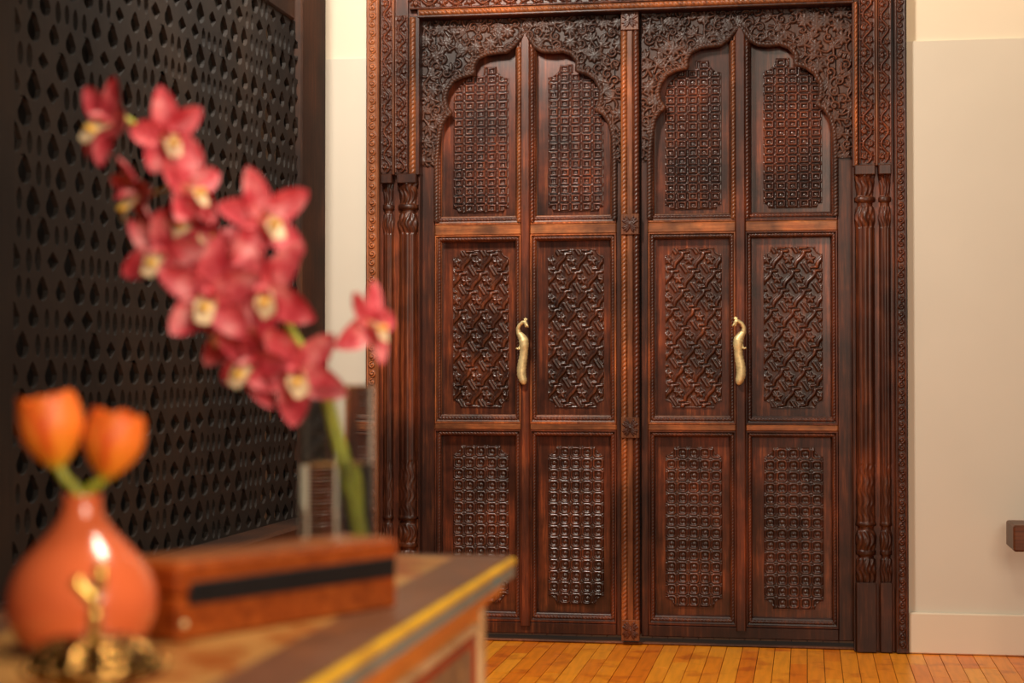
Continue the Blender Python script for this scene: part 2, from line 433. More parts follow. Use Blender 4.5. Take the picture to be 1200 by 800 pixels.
tag(MB().box(XL_WALL, WX(429, YF), YW - .018, YW + .001, 0.002, .146, .004).build('baseboard_left', 'trim'), 'cream painted baseboard between screen and door', None, None, 'structure')

# ------------------------------------------------------------------ carved door: row heights
def RZ(py): return WZ(620, py, YL)
Z_BOT, Z_TOP = RZ(741), RZ(16)
ROWS = [dict(o=(RZ(263), RZ(24)), r=(RZ(255), RZ(30)), f=(RZ(247), RZ(74))),
        dict(o=(RZ(497), RZ(274)), r=(RZ(486), RZ(280)), f=(RZ(477), RZ(292))),
        dict(o=(RZ(728), RZ(503)), r=(RZ(718), RZ(510)), f=(RZ(707), RZ(523)))]

def notch_mask(Rf, x0, x1, z0, z1, n):
    X, Z = Rf.X, Rf.Z
    ok = (X > x0) & (X < x1) & (Z > z0) & (Z < z1)
    for cx in (x0, x1):
        for cz in (z0, z1): ok &= np.hypot(X - cx, Z - cz) > n
    return ok
def rim(Rf, ok, h, wpx=2):
    e = ok.copy()
    for _ in range(wpx):
        k = e.copy(); k[1:] &= e[:-1]; k[:-1] &= e[1:]; k[:, 1:] &= e[:, :-1]; k[:, :-1] &= e[:, 1:]; e = k
    band = ok & ~e
    Rf.H = np.where(band, h, Rf.H)
def lattice(Rf, x0, x1, z0, z1, nc, nr, kind, h):
    a = (x1 - x0) / nc; b = (z1 - z0) / nr
    p = ((Rf.X - x0) / a) % 1 - .5; q = ((Rf.Z - z0) / b) % 1 - .5
    m = np.maximum(abs(p), abs(q)); s1 = abs(p) + abs(q)
    if kind == 'square':
        ring = np.exp(-((m - .30) / .10) ** 2)
        pit = np.clip(.9 - m / .26, 0, 1) * .0
        bead = np.exp(-(np.hypot(p, q) / .10) ** 2) * .35
        corner = np.clip(1 - np.abs(abs(p) - abs(q)) / .13, 0, 1) * (m > .33) * .8
        mid = np.clip(1 - np.minimum(abs(p), abs(q)) / .07, 0, 1) * (m > .36) * .25
        return h * np.clip(np.maximum.reduce([ring, corner, mid, bead + pit]), 0, 1)
    oc = np.maximum(m, s1 / 1.62)
    ring = np.exp(-((oc - .39) / .09) ** 2)
    dot = np.clip(1 - s1 / .22, 0, 1) * .8
    cx = np.minimum(abs(p), .5 - abs(p)); link_ = np.exp(-((m - .5) / .05) ** 2) * (s1 > .8) * 1.0
    corner = np.clip(1 - (1 - s1) / .12, 0, 1) * .95
    return h * np.clip(np.maximum.reduce([ring, dot, link_, corner]), 0, 1)
def hexcarve(Rf, x0, x1, z0, z1, h):
    a = (x1 - x0) / 2.66; b = a * .905
    nr = int((z1 - z0) / b) + 2
    for j in range(-1, nr):
        for i in range(-1, 4):
            cx = x0 + a * (i + .12 + (.5 if j % 2 else 0)); cz = z1 - b * (j + .62)
            Rf.rosette((cx, cz), a * .235, 5, h * .8)
            u = np.linspace(-1, 1, 7)
            # leaf-like slanting bar right of the flower, horizontal bars above and below, flat bars crossing behind
            Rf.stroke(np.c_[cx + a * .5 + a * .15 * u + a * .07 * np.sin(u * 2.4), cz + b * .33 * u], a * .10, h)
            Rf.stroke([(cx + a * .5 + a * .17, cz + b * .40), (cx + a * .98, cz + b * .43)], a * .065, h * .85)
            Rf.stroke([(cx + a * .5 - a * .17, cz - b * .40), (cx + a * .02, cz - b * .43)], a * .065, h * .85)
            Rf.stroke([(cx - a * .30, cz + b * .30), (cx - a * .05, cz + b * .02)], a * .045, h * .45, flat=True)
            Rf.stroke([(cx + a * .12, cz + b * .74), (cx + a * .36, cz + b * .34)], a * .055, h * .6, flat=True)
            Rf.stroke([(cx + a * .26, cz + b * .78), (cx + a * .50, cz + b * .38)], a * .045, h * .5, flat=True)

def sweep_frame(x0, x1, z0, z1, prof, kb=1.5):       # mitred frame; prof: (inset, y)
    V, F = [], []
    for d, y in prof:
        V += [(x0 + d, y, z0 + d * kb), (x1 - d, y, z0 + d * kb), (x1 - d, y, z1 - d), (x0 + d, y, z1 - d)]
    for k in range(len(prof) - 1):
        for i in range(4):
            a = k * 4 + i; b = k * 4 + (i + 1) % 4; F.append((a, b, b + 4, a + 4))
    return V, F

def arch_paths(xa, xm, xb, mirror):
    # ogee multifoil arch of one leaf in photograph pixels (left leaf), mapped to the leaf's own width
    left = [(512, 258), (512, 185), (514, 160), (517, 143), (522, 134), (528, 130), (523, 122), (521, 112), (524, 101), (531, 91), (541, 86), (554, 83), (553, 75), (559, 65), (570, 60), (583, 58.5), (592, 58), (600, 52), (607, 44), (614, 37)]
    right = [(614, 37), (620, 45), (627, 54), (636, 59), (648, 60), (661, 59), (672, 63), (680, 73), (679, 83), (691, 86), (702, 94), (709, 107), (708, 122), (704, 130), (713, 135), (720, 146), (724, 163), (725, 190), (725, 258)]
    out = []
    for (px, py) in left + right[1:]:
        x = WX(px, YL); l0, m0, r0 = WX(512, YL), WX(614, YL), WX(725, YL)
        x = xa + (x - l0) / (m0 - l0) * (xm - xa) if px <= 614 else xm + (x - m0) / (r0 - m0) * (xb - xm)
        out.append((x, RZ(py)))
    return np.array(out)
def smooth_path(p, n=3):
    # subdivide with light smoothing while keeping cusps
    q = [p[0]]
    for a, b in zip(p[:-1], p[1:]):
        for k in range(1, n + 1): q.append(a + (b - a) * k / n)
    return np.array(q)
def inside_poly(X, Z, poly):
    c = np.zeros(X.shape, bool); n = len(poly); j = n - 1
    for i in range(n):
        xi, zi = poly[i]; xj, zj = poly[j]
        cond = ((zi > Z) != (zj > Z)) & (X < (xj - xi) * (Z - zi) / (zj - zi + 1e-12) + xi)
        c ^= cond; j = i
    return c
def vine_scatter(Rf, h, seed, mask):
    rg = random.Random(seed)
    x0, x1, z0, z1 = Rf.x[0], Rf.x[-1], Rf.z[0], Rf.z[-1]
    pts = []
    for _ in range(5000):
        c = (rg.uniform(x0, x1), rg.uniform(z0, z1))
        if all(math.hypot(c[0] - p[0], c[1] - p[1]) > .034 for p in pts): pts.append(c)
    for c in pts:
        k = rg.random(); a = rg.uniform(0, 6.28); sg = rg.choice((-1, 1))
        if k < .5:
            Rf.spiral(c, .0185, a, 1.15, .0044, h, sg)
            Rf.leaf((c[0] + .026 * math.cos(a), c[1] + .026 * math.sin(a)), a + sg * .9, .031, .009, h)
            Rf.leaf((c[0] - .024 * math.cos(a), c[1] - .024 * math.sin(a)), a + 2.6, .030, .009, h * .8)
        elif k < .85:
            for d in (-1.15, -.6, 0, .6, 1.15):
                Rf.leaf(c, a + d, .040 - .008 * abs(d), .0085, h * (1 - .12 * abs(d)))
            Rf.stroke([(c[0] - .03 * math.cos(a + .5), c[1] - .03 * math.sin(a + .5)), c], .005, h * .9)
        else:
            Rf.rosette(c, .027, 8, h)
        u = np.linspace(0, 1, 8)
        b = a + 2.2
        Rf.stroke(np.c_[c[0] + .05 * u * np.cos(b) + .014 * np.sin(u * 3.1) * -np.sin(b), c[1] + .05 * u * np.sin(b) + .014 * np.sin(u * 3.1) * np.cos(b)], .0045, h * .75)

def rosette_block(parent, xc, zc, w, hgt, y0):
    b = MB().box(xc - w / 2, xc + w / 2, y0, y0 + .03, zc - hgt / 2, zc + hgt / 2, .002).build('rosette_block', 'worn_lit', parent)
    Rf = Relief(xc - w / 2 + .004, xc + w / 2 - .004, zc - hgt / 2 + .004, zc + hgt / 2 - .004, .0016)
    for k in range(4):
        a = math.pi / 4 + k * math.pi / 2
        for d in (-.35, 0, .35): Rf.leaf((xc, zc), a + d, w * .5, w * .1, .006)
    Rf.disc((xc, zc), w * .1, .007)
    Rf.H -= .001
    Rf.build('rosette_carving', y0 - .0006, 'door', b)

def peacock(parent, px, mirror, z0):
    # path in photo pixels relative to left handle
    s = -1 if mirror else 1
    def C(dx, dy, dep=.022): 
        return (WX(px, YL) + s * dx * .00322, YL - .02 - dep, z0 - dy * .00322)
    mb = MB()
    path = [(5.4, 8.5), (5.4, 5), (4.2, 2.6), (1.4, 3), (-2, 5.6), (-4.3, 10), (-3.6, 15), (-.6, 19), (1.8, 23), (2.6, 29), (2.2, 35), (1.8, 41), (.3, 49), (-.8, 57), (-.6, 64), (1.2, 70), (2.4, 74.5)]
    rad = [1.0, 2.2, 2.3, 2.0, 2.1, 2.3, 3.0, 4.4, 5.4, 5.2, 4.6, 4.6, 4.9, 5.1, 5.0, 4.4, 2.2]
    dep = [.032, .032, .032, .03, .028, .024, .02, .018, .018, .018, .016, .014, .013, .012, .012, .012, .012]
    pts = [C(a, b, d) for (a, b), d in zip(path, dep)]
    # dense resample
    P2, R2 = [], []
    for k in range(len(pts) - 1):
        for t in (0, .25, .5, .75):
            P2.append(Vector(pts[k]).lerp(Vector(pts[k + 1]), t)); R2.append((rad[k] + (rad[k + 1] - rad[k]) * t) * .00330)
    P2.append(Vector(pts[-1])); R2.append(.003)
    R2 = [r * (1 + (.09 if (i > 32 and i % 2) else 0)) for i, r in enumerate(R2)]
    mb.tube(P2, R2, 12)
    body = mb.build('handle', 'brass', parent, True); body['label'] = 'brass peacock pull handle'
    MB().tube([C(5.2, 5, .034), C(7.6, 7.2, .036), C(8.6, 9, .036)], [.005, .0034, .0012], 8).build('beak', 'brass', body, True)
    cr = MB()
    for d in (-1.2, 0, 1.2): cr.tube([C(4.6, 3.5, .03), C(5 + d * 1.2, -2.2 + abs(d) * .6, .032)], [.0022, .0036], 6)
    cr.build('crest', 'brass', body, True)
    for d in (0, 2.2):
        MB().tube([C(-1.2 + d * .6, 23, .02), C(-2.4 + d * .8, 31, .02), C(-4.2 + d * 1.3, 33.6, .022), C(-6.8 + d * 1.3, 32.6, .024)], [.0046, .0036, .0042, .0034], 8).build('leg', 'brass', body, True)
    mt = MB().tube([C(1.5, 24, .012), C(1.5, 24, -.012)], .007, 10).tube([C(-2.5, 58, .008), C(-2.5, 58, -.012)], .007, 10)
    mt.build('mounting_post', 'brass', body, True)
    hole = MB().ball(C(3.0, 4.0, .040), .0016, 8, (1, .6, 1)).build('eye', 'black', body, True)

def door_leaf(idx, xe0, xe1, opA, opB, mull, fieldA, fieldB, label, handle_px, mirror, post):
    """xe*: leaf edges; op*: (outer left, recess left, recess right, outer right) in photo pixels"""
    X = lambda px: WX(px, YL)
    root = empty('door_%d' % idx, (X((xe0 + xe1) / 2), YL, 0)); tag(root, label, None, None, 'structure')
    # stiles, mullion, rails
    back = YL + .055
    MB().box(X(xe0), X(opA[0]) + .001, YL, back, Z_BOT, Z_TOP, .003).build('stile', 'door', root)
    MB().box(X(opB[3]) - .001, X(xe1), YL, back, Z_BOT, Z_TOP, .003).build('stile', 'door', root)
    xm0, xm1 = X(opA[3]), X(opB[0]); xm = (xm0 + xm1) / 2
    zap = RZ(37)
    mu = MB()
    yb = YL - .014
    pr = [(xm0 - .001, Z_BOT + .03), (xm1 + .001, Z_BOT + .03), (xm1 + .001, zap - .035), (xm, zap), (xm0 - .001, zap - .035)]
    inn = [(x + (.004 if x < xm - .001 else -.004 if x > xm + .001 else 0), z) for x, z in pr]
    V = [(x, yb + .004, z) for x, z in pr] + [(x, yb, z) for x, z in inn] + [(x, back, z) for x, z in pr]
    n = 5
    F = [tuple(range(n, 2 * n))] + [(k, (k + 1) % n, n + (k + 1) % n, n + k) for k in range(n)] + [(2 * n + k, 2 * n + (k + 1) % n, (k + 1) % n, k) for k in range(n)]
    mull_o = mu.add(V, F).build('mullion', 'door', root)
    for (za, zb) in ((ROWS[2]['o'][1], ROWS[1]['o'][0]), (ROWS[1]['o'][1], ROWS[0]['o'][0])):
        for (xa, xb) in ((X(opA[0]), xm0), (xm1, X(opB[3]))):
            MB().box(xa, xb, YL - .004, back, za - .002, zb + .002, .004).build('rail', 'rail', root)
    MB().box(X(opA[0]), X(opB[3]), YL - .002, back, Z_BOT, ROWS[2]['o'][0] + .001, .003).build('rail', 'door', root)
    MB().box(X(opA[0]), X(opB[3]), YL + .004, back, ROWS[0]['o'][1] - .01, Z_TOP, .002).build('rail', 'dark', root)
    # panels
    arch = arch_paths(X(opA[0] + 2), xm, X(opB[3] - 2), mirror)
    for oi, (op, fld) in enumerate(((opA, fieldA), (opB, fieldB))):
        for ri, row in enumerate(ROWS):
            x0, x1 = X(op[1]) - .004, X(op[2]) + .004; z0, z1 = row['r'][0] - .006, row['r'][1] + .006
            pan = MB().box(x0, x1, YP, back - .002, z0, z1, 0).build('panel', 'panel', root)
            d = X(op[1]) - X(op[0])
            V, F = sweep_frame(X(op[0]), X(op[3]), row['o'][0], row['o'][1],
                               [(0, YL + .003), (d * .1, YL - .004), (d * .25, YL - .004), (d * .3, YL + .002), (d * .92, YL + .010), (d, YL + .012), (d * 1.02, YP + .001)], 1.45)
            mo = MB().add(V, F).build('moulding', 'worn_lit' if ri < 2 and not (idx == 2 and oi == 1) else 'door', pan)  # upper and left mouldings get the lighter wood, light painted in
            # rope bead on the moulding slope
            q = d * .62; qb = d * .62 * 1.45
            xa, xb, za, zb = X(op[0]) + q, X(op[3]) - q, row['o'][0] + qb, row['o'][1] - q
            paths = [[(xa, za), (xb, za)], [(xa, za), (xa, zb)], [(xb, za), (xb, zb)]] + ([[(xa, zb), (xb, zb)]] if ri else [])
            rope_obj('rope_moulding', paths, d * .62, .008, YL + .007, 'door', pan)
            # carved field
            fx0, fx1 = X(fld[0]), X(fld[1]); fz0, fz1 = row['f']
            Rf = Relief(fx0 - .004, fx1 + .004, fz0 - .004, fz1 + .004, .0022)
            if ri == 0:
                nr = 17; nc = 5
                Rf.H = .001 + lattice(Rf, fx0, fx1, fz0, fz1, nc, nr, 'square', .0105)
                ok = notch_mask(Rf, fx0, fx1, fz0, fz1, .018)
                # upper corners follow the arch: quarter lobe towards the outer side
                ox = fx0 if oi == 0 else fx1; w = fx1 - fx0
                for (rx, rz, ex) in ((.30, .035, 0), (.62, .10, 1)):
                    dxo = np.abs(Rf.X - ox); dz_ = fz1 - Rf.Z
                    ok &= ~((dxo < w * .78) & (dz_ < .035) & (dxo < w * .55))
                    ok &= ~(((dxo - w * .45) / (w * .45)) ** 2 + ((dz_ - .135) / .10) ** 2 > 1) | ~((dxo < w * .45) & (dz_ < .135)) 
                ix = fx1 if oi == 0 else fx0
                ok &= np.hypot(Rf.X - ix, Rf.Z - fz1) > .045
            elif ri == 1:
                hexcarve(Rf, fx0, fx1, fz0, fz1, .010)
                ok = notch_mask(Rf, fx0, fx1, fz0, fz1, .026)
            else:
                Rf.H = .001 + lattice(Rf, fx0, fx1, fz0, fz1, 5, 14, 'oct', .0085)
                ok = notch_mask(Rf, fx0, fx1, fz0, fz1, .030)
            rim(Rf, ok, .0055, 1)
            Rf.H = np.where(ok, Rf.H, -.003)
            Rf.build('carved_field', YP - .0005, 'panel', pan)
    # ropes on the mullion
    for xr, mt_ in ((xm0 - .008, 'worn_lit'), (xm1 + .008, 'door')):  # left rope in lit colour, right rope in darker wood
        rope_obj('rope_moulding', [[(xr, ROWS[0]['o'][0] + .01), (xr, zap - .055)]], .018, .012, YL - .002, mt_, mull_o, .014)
    # spandrel board with carved foliage around the arch
    sx0, sx1 = X(xe0) + .006, X(xe1) - (.002 if not post else .004)
    sz0, sz1 = RZ(192), RZ(20)
    Rf = Relief(sx0, sx1, sz0, sz1, .0024)
    poly = np.vstack([arch, [(arch[-1][0], RZ(300)), (arch[0][0], RZ(300))]])
    ins = inside_poly(Rf.X, Rf.Z, poly)
    vine_scatter(Rf, .011, 11 + idx, ~ins)
    sp = Rf.build('spandrel', YL - .004, 'dark', root, mask=~ins)
    # soffit of the arch
    ap = smooth_path(arch, 2); G = np.stack([np.c_[ap[:, 0], np.full(len(ap), YL - .006), ap[:, 1]], np.c_[ap[:, 0], np.full(len(ap), YP + .004), ap[:, 1]]], 0)
    MB().grid(G).build('arch_soffit', 'dark', sp, True)
    rope_obj('arch_rope', [arch], .021, .013, YL - .004, 'dark', sp, .013)
    # thin outer fillet following the arch
    ctr = np.array([xm, RZ(170)])
    ar2 = ctr + (arch - ctr) * np.array([1.075, 1.05])
    ar2[:, 0] = np.clip(ar2[:, 0], sx0 + .004, sx1 - .004)
    rope_obj('arch_fillet', [ar2[3:-3]], .008, .007, YL - .003, 'dark', sp, .5)
    # edge strip at the right of leaf / handle
    peacock(root, handle_px, mirror, RZ(375))
    if post:
        px0, px1 = post; x0, x1 = X(px0), X(px1); yb = YL - .030
        ps = MB().box(x0, x1, yb + .006, back, Z_BOT + .004, Z_TOP, .002).build('centre_post', 'door', root)
        MB().box(x0 + (x1 - x0) * .34, x0 + (x1 - x0) * .66, yb - .002, yb + .02, Z_BOT + .006, Z_TOP - .004, .003).build('post_fillet', 'worn_lit', ps)
        for k, mt_ in ((.17, 'worn_lit'), (.83, 'door')):  # post ropes: lit side painted lighter, far side darker
            rope_obj('rope_moulding', [[(x0 + (x1 - x0) * k, Z_BOT + .01), (x0 + (x1 - x0) * k, Z_TOP - .01)]], (x1 - x0) * .32, .011, yb + .006, mt_, ps, .016)
        for py in (28, 265, 500, 733):
            rosette_block(root, (x0 + x1) / 2 + .001, RZ(py), .066, .076, yb - .010)
    return root

door_leaf(1, 493, 729, (509.5, 517, 604, 611), (621, 628.5, 716.5, 722.5), None, (529, 594), (641, 706),
          'left leaf of the dark carved wooden door with centre post', 613.5, False, (728.5, 750))
door_leaf(2, 751, 1001, (759.5, 767, 856, 862.5), (873.5, 881, 974.5, 982), None, (779, 845), (895, 964),
          'right leaf of the dark carved wooden door beside the right column', 868, True, None)
tag(MB().box(WX(486, YL), WX(1006, YL), YL - .012, YL + .1, 0.001, .009, .003).build('trim_2', 'worn_lit'), 'thin dark wooden threshold under the carved door', None, None, 'structure')

# ------------------------------------------------------------------ carved door frame
def vine_band(name, xa, xb, za, zb, y0, mat, parent, kind, h=.009, vertical=True):
    """band between xa..xb, za..zb; pattern repeats along the long side"""
    Rf = Relief(xa, xb, za, zb, .0021)
    w = (xb - xa) if vertical else (zb - za); L = (zb - za) if vertical else (xb - xa)
    def Q(u, v):                       # u across -0.5..0.5 , v metres along
        return ((xa + xb) / 2 + u * w, za + v) if vertical else (xa + v, (za + zb) / 2 + u * w)
    if kind == 'chain':
        per = w * .86; n = int(L / per) + 1
        for k in range(n):
            c = Q(0, (k + .5) * per); a = math.pi / 2 * (1 if k % 2 else -1)
            Rf.spiral(c, w * .33, a, 1.3, w * .075, h, 1)
            Rf.disc(c, w * .11, h)
        for u in (-.46, .46): Rf.stroke([Q(u, 0), Q(u, L)], w * .06, h * .9)
    else:
        per = w * 1.7 if kind == 'vine' else w * 2.0; n = int(L / per) + 1
        v = np.linspace(0, L, max(20, int(L / .004)))
        c = [Q(.27 * math.sin(2 * math.pi * t / per), t) for t in v]
        Rf.stroke(c, w * .075, h)
        for k in range(2 * n):
            vv = (k + .5) * per / 2; sg = -1 if k % 2 else 1
            cc = Q(-.16 * sg, vv)
            Rf.spiral(cc, w * .22, math.pi / 2 * (1 if vertical else 0), 1.0, w * .06, h, sg)
            if kind == 'vine': Rf.rosette(cc, w * .17, 6, h)
            else: Rf.disc(cc, w * .10, h)
            for dd in (-.5, .5, 1.5, 2.5, 3.5):
                Rf.leaf(cc, math.pi / 2 + dd * 1.2 + k, w * .36, w * .07, h * .6)
            for q_ in (-.25, .25):
                e_ = Q(.36 * sg, vv + q_ * per * .5); Rf.leaf(e_, (math.pi if sg > 0 else 0) + q_ * 4 + (0 if vertical else math.pi / 2), w * .26, w * .07, h * .75)
            for dd in (.6, 1.5, 2.4): Rf.leaf(Q(.14 * sg, vv + per * .05), (0 if sg > 0 else math.pi) + (dd - 1.5) + (0 if vertical else math.pi / 2), w * .34, w * .08, h * .85)
        for u in (-.47, .47): Rf.stroke([Q(u, 0), Q(u, L)], w * .045, h * .9)
    return Rf.build(name, y0, mat, parent)

def column(parent, xc, r, ya, z0, z1, mat):
    """half-round fluted shaft with leaf capital (top) and leaf base; plinth below"""
    H_ = z1 - z0; nz = 460; n = 36
    top = z1
    prof = []   # (z, r factor, leaf amount, flute amount)
    zcap = z1 - .215                                   # capital spans .215
    zb1 = z0 + (RZ(540) - RZ(760)) * 1.0
    def R_of(z):
        fl = 0; lf = 0; rr = .98
        if z > z1 - .028: rr = 1.12                    # abacus
        elif z > z1 - .105:                             # volute leaf bell
            t = (z - (z1 - .105)) / .077; rr = .82 + .26 * t ** 1.6; lf = .22
        elif z > z1 - .125: rr = 1.02 + .08 * math.sin((z - (z1 - .125)) / .02 * math.pi)
        elif z > z1 - .14: rr = .78
        elif z > z1 - .215:
            t = (z - (z1 - .215)) / .075; rr = .86 + .2 * math.sin(math.pi * min(1, t * 1.05)); lf = .22
        else:
            zz = z - z0
            if zz > .215: 
                fl = 1; rr = .98
                if zz < .42: fl = max(0, (zz - .36) / .06); lf = .10; rr = .96
            elif zz > .20: rr = 1.0 + .05 * math.sin((zz - .2) / .015 * math.pi)
            elif zz > .185: rr = .8
            elif zz > .115: rr = .80 + .24 * math.sin(math.pi * (zz - .10) / .10); lf = .18
            elif zz > .098: rr = 1.02
            elif zz > .085: rr = .78
            else: rr = .84 + .2 * math.sin(math.pi * (zz / .085) * .8 + .3); lf = .2
        return rr, lf, fl
    G = []
    for k in range(nz + 1):
        z = z0 + H_ * k / nz; rr, lf, fl = R_of(z); row = []
        for j in range(n + 1):
            a = math.pi * j / n
            m = 1 - .16 * fl * (abs(math.cos(a * 4)) ** .7 * -1 + 1) + lf * (abs(math.sin(a * 3)) - .6) * .8 + lf * .35 * math.sin(a * 12 + 2.2 * math.sin(z * 90)) * (.4 + .6 * abs(math.sin(z * 80)))
            row.append((xc - r * rr * m * math.cos(a), ya - r * .9 * rr * m * math.sin(a), z))
        G.append(row)
    return MB().grid(np.array(G), flip=False).build('column', mat, parent, True)

fr = empty('trim_1', (WX(746, YF), YF, 0)); tag(fr, 'carved wooden door frame with fluted half columns and vine bands', None, None, 'structure')
ZSPL = 1.735; ZLIN = RZ(20) + .004; ZTOPF = ZLIN + .27
XFL = {k: WX(k, YF) for k in (428, 443, 445, 459, 461, 476, 477, 490, 1000, 1007, 1008, 1027, 1028, 1030, 1046, 1047, 1049, 1064)}
def upright(xo, xg, xv2a, xv2b, xva, xvb, xra, xrb, sgn):
    """xo outermost .. xrb innermost edge"""
    lo, hi = min(xo, xrb), max(xo, xrb)
    # backing board
    MB().box(lo + .002, hi - .002, YF + .045, YL + .09, .002, ZTOPF, 0).build('backing_board', 'frame', fr)
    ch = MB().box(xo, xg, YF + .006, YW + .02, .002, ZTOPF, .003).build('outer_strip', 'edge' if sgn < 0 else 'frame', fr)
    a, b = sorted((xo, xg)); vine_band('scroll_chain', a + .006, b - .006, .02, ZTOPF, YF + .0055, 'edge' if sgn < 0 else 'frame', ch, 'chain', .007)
    # upper carved bands
    a, b = sorted((xv2a, xv2b)); s2 = MB().box(a, b, YF + .018, YF + .05, ZSPL, ZTOPF, .001).build('upper_board', 'frame', fr)
    vine_band('vine_carving', a + .001, b - .001, ZSPL + .01, ZTOPF, YF + .0175, 'frame', s2, 'curl', .009)
    a, b = sorted((xva, xvb)); s3 = MB().box(a, b, YF + .026, YF + .06, ZSPL, ZTOPF, .001).build('upper_board', 'frame', fr)
    vine_band('vine_carving', a + .001, b - .001, ZSPL + .01, ZLIN + .01, YF + .0255, 'frame', s3, 'vine', .010)
    m0 = (xv2b + xva) / 2
    MB().box(m0 - .004, m0 + .004, YF + .004, YF + .05, ZSPL, ZTOPF, .002).build('bead', 'worn_lit', fr)
    a, b = sorted((xra, xrb)); s4 = MB().box(a, b, YF + .016, YL + .02, ZSPL, ZLIN + .006, .002).build('inner_edge', 'frame', fr)
    rope_obj('rope_moulding', [[((xra * .62 + xrb * .38), ZSPL), ((xra * .62 + xrb * .38), ZLIN)]], abs(xrb - xra) * .6, .012, YF + .016, 'worn_lit', s4, .017)
    # lower inner edge, columns, plinths
    MB().box(xrb - sgn * 0, xrb + sgn * .006, YF + .03, YL + .02, .002, ZSPL, .001).build('inner_edge', 'frame', fr)
for args in ((XFL[428], XFL[443], XFL[445], XFL[459], XFL[461], XFL[476], XFL[477], XFL[490], -1), (XFL[1064], XFL[1049], XFL[1046], XFL[1030], XFL[1027], XFL[1008], XFL[1007], XFL[1000], 1)):
    upright(*args)
ZPL = RZ(687) ; 
for pxc, rpx in ((475.5, 12), (452, 6.8), (1014.5, 11.5), (1038, 7)):
    r = rpx / 322.0; xc = WX(pxc, YF)
    column(fr, xc, r * .98, YF + .046, WZ(1015, 683, YF), ZSPL - .004, 'frame')
    MB().box(xc - r, xc + r, YF + .006 + (.006 if r < .03 else 0), YF + .06, .002, WZ(1015, 683, YF) + .002, .003).build('plinth', 'door', fr)
    MB().box(xc - r * 1.02, xc + r * 1.02, YF + .004, YF + .06, ZSPL - .032, ZSPL + .004, .003).build('abacus', 'frame', fr)
# lintel bands
xi0, xi1 = XFL[477], XFL[1007]
MB().box(XFL[443], XFL[1049], YF + .046, YL + .09, ZLIN + .002, ZTOPF, 0).build('backing_board', 'frame', fr)
lb = MB().box(XFL[490] - .008, XFL[1000] + .008, YF + .012, YL + .03, ZLIN - .002, ZLIN + .030, .003).build('lintel_edge', 'frame', fr)
rope_obj('rope_moulding', [[(XFL[490], ZLIN + .016), (XFL[1000], ZLIN + .016)]], .022, .012, YF + .012, 'worn_lit', lb, .017)
l2 = MB().box(XFL[477] + .002, XFL[1007] - .002, YF + .02, YF + .06, ZLIN + .030, ZLIN + .092, .001).build('lintel_board', 'frame', fr)
vine_band('vine_carving', XFL[477] + .004, XFL[1007] - .004, ZLIN + .031, ZLIN + .091, YF + .0195, 'frame', l2, 'vine', .010, False)
MB().box(XFL[461], XFL[1027], YF + .006, YF + .05, ZLIN + .092, ZLIN + .102, .002).build('bead', 'worn_lit', fr)
l3 = MB().box(XFL[459], XFL[1030], YF + .018, YF + .05, ZLIN + .102, ZLIN + .16, .001).build('lintel_board', 'frame', fr)
vine_band('vine_carving', XFL[459], XFL[1030], ZLIN + .103, ZLIN + .159, YF + .0175, 'frame', l3, 'curl', .009, False)
MB().box(XFL[428], XFL[1064], YF + .004, YW + .02, ZTOPF - .004, ZTOPF + .05, .004).build('outer_strip', 'edge', fr)

# ------------------------------------------------------------------ pierced wooden screen along the left side
XS = -1.708
SY0, SY1, SZ0, SZ1 = 3.60, 5.73, .50, 2.20
scr = empty('pierced_screen', (XS - .02, 4.7, 0))
tag(scr, 'dark brown carved wooden screen pierced with rows of teardrop holes', 'screen')
def cell(mb, yc, zc, w, h, kind):
    B = []
    for (a, b) in (((-1, -1), (1, -1)), ((1, -1), (1, 1)), ((1, 1), (-1, 1)), ((-1, 1), (-1, -1))):
        for k in range(4):
            t = k / 4; B.append(((a[0] + (b[0] - a[0]) * t) * w / 2, (a[1] + (b[1] - a[1]) * t) * h / 2))
    Hh = []; js = RS.uniform(.85, 1.12); jy = RS.uniform(-.05, .05) * w; jz = RS.uniform(-.05, .05) * h
    for (u, v) in B:
        a = math.atan2(v / h, u / w); ca, sa = math.cos(a), math.sin(a)
        if kind == 'tear':
            r = 1 + .28 * max(0, sa) ** 6 - .38 * abs(ca) * max(0, sa); hw, hh = .33 * w, .42 * h
        elif kind == 'slot':
            r = 1 - .12 * abs(ca * sa); hw, hh = .30 * w, .42 * h
        else:
            r = 1 - .45 * abs(ca * sa) * 2 * .6; hw, hh = .33 * w, .38 * h
        Hh.append((r * hw * ca * js + jy, r * hh * sa * js + jz))
    xf, xb = XS - .016, XS - .028; n = 16; V = []
    for (x, pts) in ((xf - .0, B), (xf - .0, [(p[0] * 1.0, p[1] * 1.0) for p in Hh]), (xb, [(p[0] * .96, p[1] * .96) for p in Hh]), (xb, B)):
        V += [(x, yc + p[0], zc + p[1]) for p in pts]
    F = []
    for r in range(3):
        for k in range(n):
            F.append((r * n + k, r * n + (k + 1) % n, (r + 1) * n + (k + 1) % n, (r + 1) * n + k))
    mb.add(V, F)
RS = random.Random(5); lat = MB(); cw, chh = .100, .066
nz_ = int(round((SZ1 - SZ0) / chh)); ny_ = int((SY1 - SY0) / cw) + 1
for j in range(nz_):
    zc = SZ0 + (j + .5) * (SZ1 - SZ0) / nz_; hh = (SZ1 - SZ0) / nz_
    off = (j % 2) * .5 - .3
    for i in range(ny_ + 2):
        yc = SY0 + (i + off) * cw
        if yc < SY0 - .04 or yc > SY1 + .04: continue
        k = RS.choice((0, 1, 2, 3, 4, 5, 1, 2, 0))
        if k in (0, 3): 
            for d in (-.25, .25): cell(lat, yc + d * cw, zc, cw / 2, hh, 'slot')
        else: cell(lat, yc, zc, cw, hh, 'tear' if k in (1, 2, 5) else 'kite')
